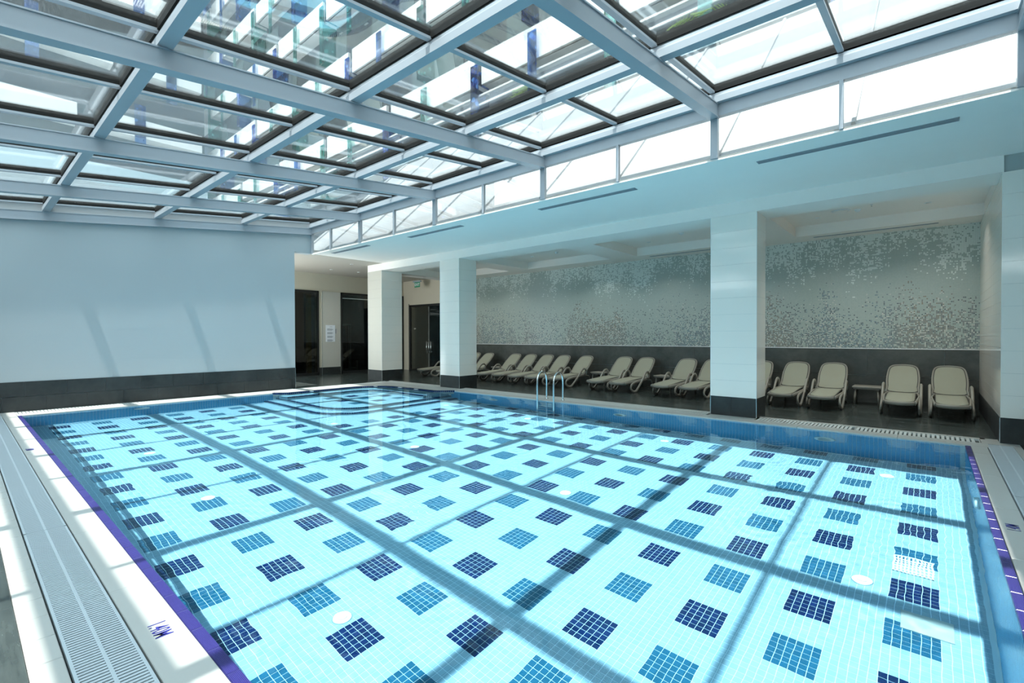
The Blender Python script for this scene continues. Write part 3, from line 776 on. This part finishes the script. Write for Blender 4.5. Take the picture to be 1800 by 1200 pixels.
def gym_machine(x, y, label, rz_=0.0):
    r = empty('gym_machine', (x, y, 0), rz_); setp(r, label, 'gym machine')
    MB().box(-.3, -.04, 0, -.22, .04, 1.9).box(.22, -.04, 0, .3, .04, 1.9).box(-.3, -.04, 1.84, .3, .04, 1.92).box(-.35, -.3, 0, -.17, .3, .06).box(.17, -.3, 0, .35, .3, .06).build('upright_frame', M['gym'], r)
    for k in range(8): MB().box(-.16, -.08, .1 + k * .05, .16, .08, .145 + k * .05).build('weight_plate', M['dark_grout'], r)
    MB().tube([(-.1, 0, .5), (-.1, 0, 1.84)], .01, 8).tube([(.1, 0, .5), (.1, 0, 1.84)], .01, 8).build('guide_rod', M['steel'], r)
    MB().box(.35, -.15, .42, .9, .15, .5).build('seat', M['black'], r); MB().box(.55, -.03, 0, .61, .03, .42).box(.3, -.03, .1, .6, .03, .15).build('seat_post', M['gym'], r)
    for s_ in (-1, 1): MB().tube(smooth_path([(.0, s_ * .25, 1.2), (.5, s_ * .3, 1.1), (.75, s_ * .35, .95)]), .02, 8).build('handle_arm', M['steel'], r)
gym_machine(-18.0, 10.35, 'pale weight machine standing behind the wide glass pane beside the far pillar', 1.57)
gym_machine(-18.9, 8.0, 'dim exercise machine behind the narrow glass pane by the yellow post', .8)
nt = empty('notice_sheet', (-16.865, 9.16, 1.52)); setp(nt, 'white paper notice with four grey text blocks taped on the cream panel', 'notice')
MB().box(0, -.19, -.31, .004, .18, .31).build('paper', M['paper'], nt)
lines = MB()
for k in range(4):
    for j in range(4): lines.box(.004, -.13, .17 - k * .135 - j * .02, .0055, .06 + .05 * ((k * 3 + j * 5) % 3) / 2, .18 - k * .135 - j * .02)
lines.box(.004, -.03, .24, .0055, .07, .25).build('print', M['print'], nt)
MB().box(0, .20, .0, .004, .225, .17).build('sticker', M['print'], nt)
ex = empty('exit_sign', (-15.35, 12.0, 3.44)); setp(ex, 'small green exit sign hanging from the ceiling before the glass door', 'sign')
MB().box(-.24, -.03, .10, .24, .03, .16).build('housing', M['facade_pale'], ex)
MB().box(-.17, -.004, -.10, .17, .004, .10).build('sign_panel', M['green'], ex)
text_mesh('lettering', 'EXIT', .15, M['paper'], ex, Matrix.Translation((0, -.0055, 0)) @ Matrix.Rotation(math.pi / 2, 4, 'X'), bold=.002)
for s in (-.15, .15): MB().box(s - .003, -.003, .16, s + .003, .003, .265).build('hanger', M['steel'], ex)

# ------------------------------------------------------------------ glass roof
roof = struct(empty('ceiling_glass_roof'))
RX = [.655 - .0, -2.15, -4.96, -7.77, -10.58, -13.0275]
for x in RX:
    wv = .065
    mb = MB()
    # box section rafter with small flanges
    mb.slope(x - wv, x + wv, -2.9, CY, zr, 0, .012); mb.slope(x - wv + .012, x + wv - .012, -2.9, CY, zr, .012, .165); mb.slope(x - wv, x + wv, -2.9, CY, zr, .165, .178)
    mb.build('rafter', M['frame'], roof)
PY = [-.70, 1.19, 2.975, 4.76, 6.50]
for k, y in enumerate(PY):
    hw = .15 if y < 0 else .055
    z = zr(y) + .18
    mb = MB().box(-13.05, y - hw, z, .66, y + hw, z + .075)
    mb.build('purlin', M['frame'], roof)
    mb = MB().box(-13.05, y - hw + .02, z + .075, .66, y + hw + .03, z + .125)
    mb.box(-13.05, y - hw + .035, z + .125, .66, y - hw + .045, z + .15)
    mb.build('purlin_rail', M['frame_side'], roof)
bx = [-.77, -2.15, -3.555, -4.96, -6.365, -7.77, -9.175, -10.58, -11.985]
edges = [.60] + bx + [-13.0]
def zg(y): return zr(y) + .37
YP = [-2.6] + PY
for r in range(len(YP) - 1):
    ya, yb = YP[r] + .05, YP[r + 1] - .035
    for i in range(len(edges) - 1):
        xr, xl = edges[i], edges[i + 1]
        g_ = empty('glass_panel', (0, 0, 0), parent=roof)
        m1 = MB(); m1.slope(xl - .03, xl + .028, ya, yb, zg, -.055, -.03); m1.build('frame', M['frame'], g_)
        m2 = MB(); m2.slope(xl - .02, xl + .022, ya, yb, zg, -.03, .05)
        a, c = zg(ya), zg(yb)
        m2.box(xl, yb - .012, c - .045, xr, yb + .006, c + .05)
        m2.build('gasket', M['gasket'], g_)
        m3 = MB(); m3.box(xl, yb + .006, c - .04, xr, yb + .03, c + .03); m3.box(xl, ya - .02, a - .04, xr, ya + .02, a + .03); m3.build('rail', M['frame_side'], g_)
        m4 = MB(); m4.slope(xl + .02, xr - .02, ya, yb, zg, .012, .018); m4.build('pane', M['roof_glass'], g_)
# eave beam above the clerestory
MB().box(-13.05, CY - .03, 4.245, .66, CY + .06, 4.42).box(-13.05, CY - .045, 4.41, .66, CY - .02, 4.43).build('eave_beam', M['frame'], roof)
MB().box(-13.05, CY - .06, 4.43, .66, CY + .06, 4.62).build('eave_rail', M['frame_side'], roof)
# ------------------------------------------------------------------ clerestory
win = struct(empty('window_1', (0, CY, ZC)))
z1 = 4.245 - ZC
MU = [.63, -.77, -2.15, -3.555, -4.96, -6.365, -7.77, -9.175, -10.58, -11.985, -13.02]
for i, x in enumerate(MU):
    w_ = .045 if i % 2 == 0 else .02
    if i == 0: w_ = .03
    MB().box(x - w_, -.03, 0, x + w_, .03, z1).build('mullion', M['frame'], win)
for a, b in zip(MU, MU[1:]):
    MB().box(b + .02, .0, 0, a - .02, .008, z1).build('pane', M['clere_glass'], win)
MB().box(-13.05, .0, -.02, .66, .05, .004).build('sill', M['ceil'], win)
struct(MB().box(.66, -3, ZC, .80, CY + .1, 4.75).build('wall_upstand', M['plaster']))

# ------------------------------------------------------------------ outside: added white slope set to catch the sun, hotel block, palms
lean = MB(); lean.hexa([(-14.5, 6.75, 3.74), (9, 6.75, 3.74), (9, 10.7, 7.5), (-14.5, 10.7, 7.5), (-14.5, 6.75, 3.80), (9, 6.75, 3.80), (9, 10.7, 7.56), (-14.5, 10.7, 7.56)])  # added slope, tilted into the sun so the clerestory reads white
M['lean'] = mat('white_backdrop_sheet', (0.27, 0.275, 0.275), 0.5, var=0.05, vs=0.8)
lo = lean.build('bright_backdrop_slope', M['lean']); setp(lo, 'added white slope outside, tilted to look bright behind the clerestory windows', 'roof')
for k in range(16):
    x = -14.2 + k * 1.5; s = MB(); s.hexa([(x, 6.75, 3.79), (x + .04, 6.75, 3.79), (x + .04, 10.7, 7.55), (x, 10.7, 7.55), (x, 6.73, 3.83), (x + .04, 6.73, 3.83), (x + .04, 10.68, 7.59), (x, 10.68, 7.59)]); s.build('seam', M['lean'], lo)
hb = empty('hotel_block', (-8, 11.9, 0)); setp(hb, 'tall grey hotel block with white balcony bands beyond the glass roof', 'building')
MB().box(-32, -.3, 4, 26, 3, 34).build('wall', M['facade_dark'], hb)
for k in range(7):
    z = 9.3 + k * 3.05
    for s in range(12):
        xa = -31.5 + s * 4.8 + (k % 2) * 2.1
        MB().box(xa, -.98, z, xa + 4.5, -.86, z + .95).box(xa, -.9, z, xa + 4.5, -.3, z + .14).build('balcony', M['facade_white'], hb)
        MB().box(xa + .5, -.34, z + .95, xa + 3.3, -.3, z + 2.7).build('window', M['room_dark'], hb)
        m_ = M['div_blue'] if (s * 7 + k * 3) % 5 < 3 else M['div_green']
        MB().box(xa - .35, -1.12, z - 1.9, xa - .05, -1.06, z + .6).box(xa - .35, -1.12, z - 1.9, xa - .31, -.3, z + .6).build('divider', m_, hb)
        m_ = M['div_green'] if (s * 5 + k) % 3 else M['div_blue']
        MB().box(xa + 2.0, -1.16, z - 1.5, xa + 2.3, -1.12, z + .7).build('divider', m_, hb)
MB().box(-32, -1.0, 7.75, 26, -.3, 7.95).build('terrace_slab', M['facade_pale'], hb)
for k in range(4): MB().box(-32, -1.0, 8.1 + k * .28, 26, -.96, 8.15 + k * .28).build('rail', M['facade_white'], hb)
sb = empty('hotel_wing', (-34, 0, 0)); setp(sb, 'hotel wing beyond the left wall with grey floors over a pale blue base', 'building')
MB().box(-3, -24, 0, 0, 10.4, 10.8).build('base_wall', M['facade_pale'], sb)
MB().box(-3, -24, 10.8, -.5, 10.4, 40).build('wall', M['facade_dark'], sb)
for k in range(7):
    for s in range(6):
        ya = -23.5 + s * 5.8 + (k % 2) * 1.5
        MB().box(-.5, ya, 12.6 + k * 3.6, .4, min(ya + 4.6, 10), 13.6 + k * 3.6).build('balcony', M['facade_white'], sb)
        MB().box(.4, ya + 1.2, 11.4 + k * 3.6, .46, ya + 1.7, 14.4 + k * 3.6).build('divider', M['div_blue'], sb)
def palm(x, y, z, h, label, seed):
    r = empty('potted_palm', (x, y, z)); setp(r, label, 'palm', 'palms on the terrace above the glass roof'); rs = random.Random(seed)
    MB().cyl((0, 0, 0), .12, h, 'z', 10, .08).build('trunk', M['trunk'], r)
    for k in range(9):
        a = k * math.tau / 9 + rs.uniform(-.2, .2); L = rs.uniform(.6, .9); mb = MB(); d_ = Vector((math.cos(a), math.sin(a), 0)); s_ = Vector((-d_.y, d_.x, 0))
        for q in range(10):
            u = (q + 1) / 10; c_ = Vector((0, 0, h)) + d_ * (L * u) + Vector((0, 0, .5 * u - .75 * u * u)); lw = .22 * math.sin(math.pi * min(.97, u * .9 + .05))
            for sg in (-1, 1):
                tip = c_ + s_ * sg * lw + d_ * .12 - Vector((0, 0, .05)); mb.hexa([c_, c_ + d_ * .03, tip + d_ * .01, tip, c_ + Vector((0, 0, .008)), c_ + d_ * .03 + Vector((0, 0, .008)), tip + d_ * .01 + Vector((0, 0, .008)), tip + Vector((0, 0, .008))])
        mb.build('frond', M['leaf'], r)
for k, (x, lab) in enumerate(((-3.9, 'palm on the terrace seen through the roof pane right of the middle rafter'), (-8.9, 'palm on the terrace seen through the panes above the far clerestory'), (-12.9, 'farthest palm on the terrace, seen through the small far panes'), (1.3, 'palm on the terrace at the top right of the glass roof'))):
    palm(x, 11.12, 7.95, .45, lab, k)

# ------------------------------------------------------------------ sun loungers
def lounger():
    r = empty('sun_lounger')
    def side(sg):
        x = .262 * sg
        pts = [(x * .93, 1.32, .285), (x * .96, .95, .265), (x * .97, .62, .24), (x * .98, .47, .19), (x, .44, .11), (x * 1.02, .54, .04), (x * 1.03, .66, .03), (x * 1.04, .76, .08), (x * 1.06, 1.02, .28), (x * 1.06, 1.18, .43), (x * 1.06, 1.27, .475), (x * 1.05, 1.37, .465), (x * 1.03, 1.43, .39), (x * .98, 1.44, .30)]
        return MB().tube(smooth_path(pts, 5), .022, 8, ry=.032, up=(0, 0, 1))
    for sg in (-1, 1): side(sg).build('arm_frame', M['resin'], r)
    # seat ring and sling
    def ring(w0, w1, y0, y1, zf, n=10):
        pts = []
        for k in range(n + 1):
            a = math.pi * (k / n) ; pts.append((-math.cos(a) * w0, y0 - math.sin(a) ** .8 * .0 - math.sin(a) * .16, 0))
        pts = [(p_[0], p_[1], zf(p_[1])) for p_ in pts]
        pts += [(w1, y1, zf(y1)), (-w1, y1, zf(y1))]
        return pts
    zf = lambda y: .235 + .055 * max(0, y) if y < .9 else .285 + .02 * (y - .9)
    seat_out = ring(.212, .222, .30, 1.33, zf)
    mid = [(0, 0, 0)]
    def sheet(pts, cen, th, crown=0.0):
        mb = MB(); n = len(pts); b = 0
        P = [Vector(q) for q in pts]; C = Vector(cen)
        for lay in (0, 1):
            for rr in (1.0, .9, .5):
                for q in P:
                    v = C.lerp(q, rr); v = v + Vector((0, 0, th * lay + (crown * (1 - rr)))); mb.v.append(tuple(v))
            mb.v.append(tuple(C + Vector((0, 0, th * lay + crown))))
        m_ = 3 * n + 1
        for lay in (0, 1):
            o_ = lay * m_
            for k in range(n):
                j = (k + 1) % n
                for rr in range(2): mb.f.append((o_ + rr * n + k, o_ + rr * n + j, o_ + (rr + 1) * n + j, o_ + (rr + 1) * n + k)); mb.sm.append(True)
                mb.f.append((o_ + 2 * n + k, o_ + 2 * n + j, o_ + 3 * n)); mb.sm.append(True)
        for k in range(n):
            j = (k + 1) % n; mb.f.append((k, j, m_ + j, m_ + k)); mb.sm.append(False)
        return mb
    sp_ = smooth_path(seat_out, 3, True)
    MB().tube(sp_, .018, 8, closed=True, ry=.034, up=(0, 0, 1)).build('seat_frame', M['resin'], r)
    def strip(W, y0, y1, off, th, Rr=.17):
        mb = MB(); ny, nx = 22, 6; rows_ = []
        for lay in (0, 1):
            for a in range(ny + 1):
                q = a / ny; y = y0 + (y1 - y0) * (q ** 1.6); e = max(0.0, (y0 + Rr - y) / Rr); hw = W * math.sqrt(max(0.002, 1 - e ** 2.4))
                for b in range(nx + 1):
                    x = hw * (2 * b / nx - 1); mb.v.append((x, y, zf(y) + off + th * lay - .006 * (1 - (x / W) ** 2)))
        def I(l, a, b): return l * (ny + 1) * (nx + 1) + a * (nx + 1) + b
        for l in (0, 1):
            for a in range(ny):
                for b in range(nx): mb.f.append((I(l, a, b), I(l, a, b + 1), I(l, a + 1, b + 1), I(l, a + 1, b))); mb.sm.append(True)
        for a in range(ny):
            for b in (0, nx): mb.f.append((I(0, a, b), I(0, a + 1, b), I(1, a + 1, b), I(1, a, b))); mb.sm.append(False)
        for b in range(nx):
            for a in (0, ny): mb.f.append((I(0, a, b), I(0, a, b + 1), I(1, a, b + 1), I(1, a, b))); mb.sm.append(False)
        return mb
    strip(.212, .165, 1.335, .024, .004).build('seat_seam', M['resin_seam'], r)
    strip(.198, .185, 1.33, .030, .005).build('seat_sling', M['fabric'], r)
    # back: leaning panel
    A = Vector((0, 1.36, .30)); up_ = Vector((0, .60, .50)).normalized(); nn = Vector((0, -up_.z, up_.y)); L = .77
    prof = [(q_[0] * .88, q_[1]) for q_ in [(-.235, 0), (-.262, .15), (-.275, .38), (-.262, .58), (-.235, .70), (-.17, .76), (-.05, .78), (.05, .78), (.17, .76), (.235, .70), (.262, .58), (.275, .38), (.262, .15), (.235, 0)]]
    def bp(x, s_, off=0): return A + Vector((x, 0, 0)) + up_ * s_ + nn * off
    path = smooth_path([tuple(bp(x, s_)) for x, s_ in prof], 3, True)
    MB().tube(path, .016, 8, closed=True, ry=.026, up=tuple(nn)).build('back_frame', M['resin'], r)
    def back_sheet(k, off, th, m_, nm):
        pts = [tuple(bp(x * k, .39 + (s_ - .39) * (k + .01), off)) for x, s_ in prof]; pts = [tuple(q) for q in smooth_path(pts, 3, True)]
        mb = MB(); n = len(pts); mb.v = [tuple(Vector(q)) for q in pts] + [tuple(Vector(q) + nn * th) for q in pts]
        mb.f = [tuple(range(n - 1, -1, -1)), tuple(range(n, 2 * n))] + [(i, (i + 1) % n, n + (i + 1) % n, n + i) for i in range(n)]; mb.sm = [False] * len(mb.f)
        mb.build(nm, m_, r)
    back_sheet(.955, .014, .003, M['resin_seam'], 'back_seam'); back_sheet(.90, .018, .006, M['fabric'], 'back_sling')
    for sg in (-1, 1):
        MB().tube([(sg * .195, 1.36, .305), (sg * .262, 1.40, .32)], .024, 10).build('hinge', M['resin'], r)
        MB().tube(smooth_path([(sg * .22, 1.30, .27), (sg * .22, 1.62, .25), (sg * .22, 1.74, .12), (sg * .22, 1.76, .03)]), .018, 8).build('rear_leg', M['resin'], r)
        MB().cyl((sg * .22 - .015, 1.78, .055), .052, .03, 'x', 16).build('wheel', M['resin_seam'], r)
    MB().tube([(-.22, 1.62, .24), (.22, 1.62, .24)], .012, 8).tube([(0, 1.62, .24), (0, 1.78, .58)], .012, 8).build('back_prop', M['resin'], r)
    return r
LL = [(-13.25, 10.3, 'beige sun lounger seen between the two far pillars, leftmost of the row'),
      (-12.28, 10.3, 'beige sun lounger mostly hidden behind the right edge of the middle pillar'),
      (-11.61, 10.3, 'beige sun lounger just right of the middle pillar, left of a small side table'),
      (-10.375, 10.3, 'first of the five side-by-side loungers, right of the table near the middle pillar'),
      (-9.735, 10.3, 'second of the five side-by-side loungers, left of the pool ladder'),
      (-9.06, 10.3, 'third of the five side-by-side loungers, directly left of the pool ladder'),
      (-8.42, 10.3, 'fourth of the five side-by-side loungers, right behind the pool ladder'),
      (-7.67, 10.3, 'last of the five side-by-side loungers, at the right of the pool ladder, beside a table'),
      (-6.41, 10.3, 'left lounger of the pair between two side tables, right of the ladder'),
      (-5.76, 10.3, 'right lounger of the pair between two side tables, right of the ladder'),
      (-4.65, 10.3, 'beige sun lounger right of the table, left of the big white pillar'),
      (-4.01, 10.3, 'beige sun lounger partly cut off by the left edge of the big white pillar'),
      (-2.93, 10.3, 'beige sun lounger partly hidden by the right edge of the big white pillar'),
      (-2.21, 10.3, 'first whole lounger right of the big white pillar'),
      (-1.53, 10.3, 'second whole lounger right of the big pillar, left of the side table'),
      (-.40, 10.3, 'lounger right of the side table in the right-hand bay, seen from the front'),
      (.27, 10.3, 'rightmost lounger, beside the tiled end wall')]
pl = lounger(); random.seed(11)
for i, (x, y, lab) in enumerate(LL):
    o = pl if i == 0 else copy_tree(pl)
    o.location = (x, y + random.uniform(-.03, .03), 0); o.rotation_euler = (0, 0, random.uniform(-.008, .008))
    setp(o, lab, 'sun lounger', 'sun loungers along the mosaic wall')
def side_table():
    r = empty('side_table')
    MB().bbox(-.235, -.21, .345, .235, .21, .375, .008).build('table_top', M['resin'], r)
    MB().box(-.215, -.19, .315, .215, .19, .345).build('apron', M['resin'], r)
    for sx in (-1, 1):
        for sy in (-1, 1): MB().tube([(sx * .18, sy * .155, .32), (sx * .205, sy * .18, 0)], .02, 8).build('leg', M['resin'], r)
    return r
TT = [(-.965, 12.08, 'taupe side table between loungers in the right-hand bay'), (-5.38 + .18, 12.08, 'taupe side table left of the big pillar, between the pair and the next lounger'),
      (-7.10, 12.08, 'taupe side table right behind the pool ladder group'), (-11.0, 12.08, 'taupe side table near the middle pillar'), (.0, 0, '')]
pt = side_table()
for i, (x, y, lab) in enumerate(TT[:4]):
    o = pt if i == 0 else copy_tree(pt); o.location = (x, y, 0); setp(o, lab, 'side table', 'side tables between the loungers')
# ------------------------------------------------------------------ pool ladder
ld = empty('pool_ladder', (-6.27, 8.6, 0)); setp(ld, 'stainless steel pool ladder with two arched rails at the far pool edge', 'ladder')
for sg in (-1, 1):
    x = .22 * sg
    pts = [(x, -.27, -1.15), (x, -.27, -.6), (x, -.27, .0), (x, -.27, .38), (x, -.24, .52), (x, -.16, .60), (x, -.06, .61), (x, .03, .55), (x, .07, .42), (x, .07, .2), (x, .07, 0)]
    rl = MB().tube(smooth_path(pts, 4), .021, 12).build('rail', M['steel'], ld)
    MB().cyl((x, .07, 0), .04, .012, 'z', 18).build('flange', M['steel'], rl)
for k in range(4): MB().box(-.2, -.31, -.28 - k * .25, .2, -.23, -.255 - k * .25).build('tread', M['steel'], ld)
for o in ld.children_recursive: o.cycles.is_caustics_receiver = True
# clear screen at the right edge
gs = empty('glass_screen', (1.3, 8.55, 0)); setp(gs, 'low clear screen with a white top rail in front of the tiled end wall', 'screen')
MB().box(-.42, -.012, 0, 1.2, 0, .49).build('pane', M['clear'], gs); MB().box(-.44, -.03, .49, 1.2, .02, .515).build('top_rail', M['white_plastic'], gs); MB().box(-.42, -.03, 0, 1.2, .02, .012).build('foot_rail', M['chrome_edge'], gs)
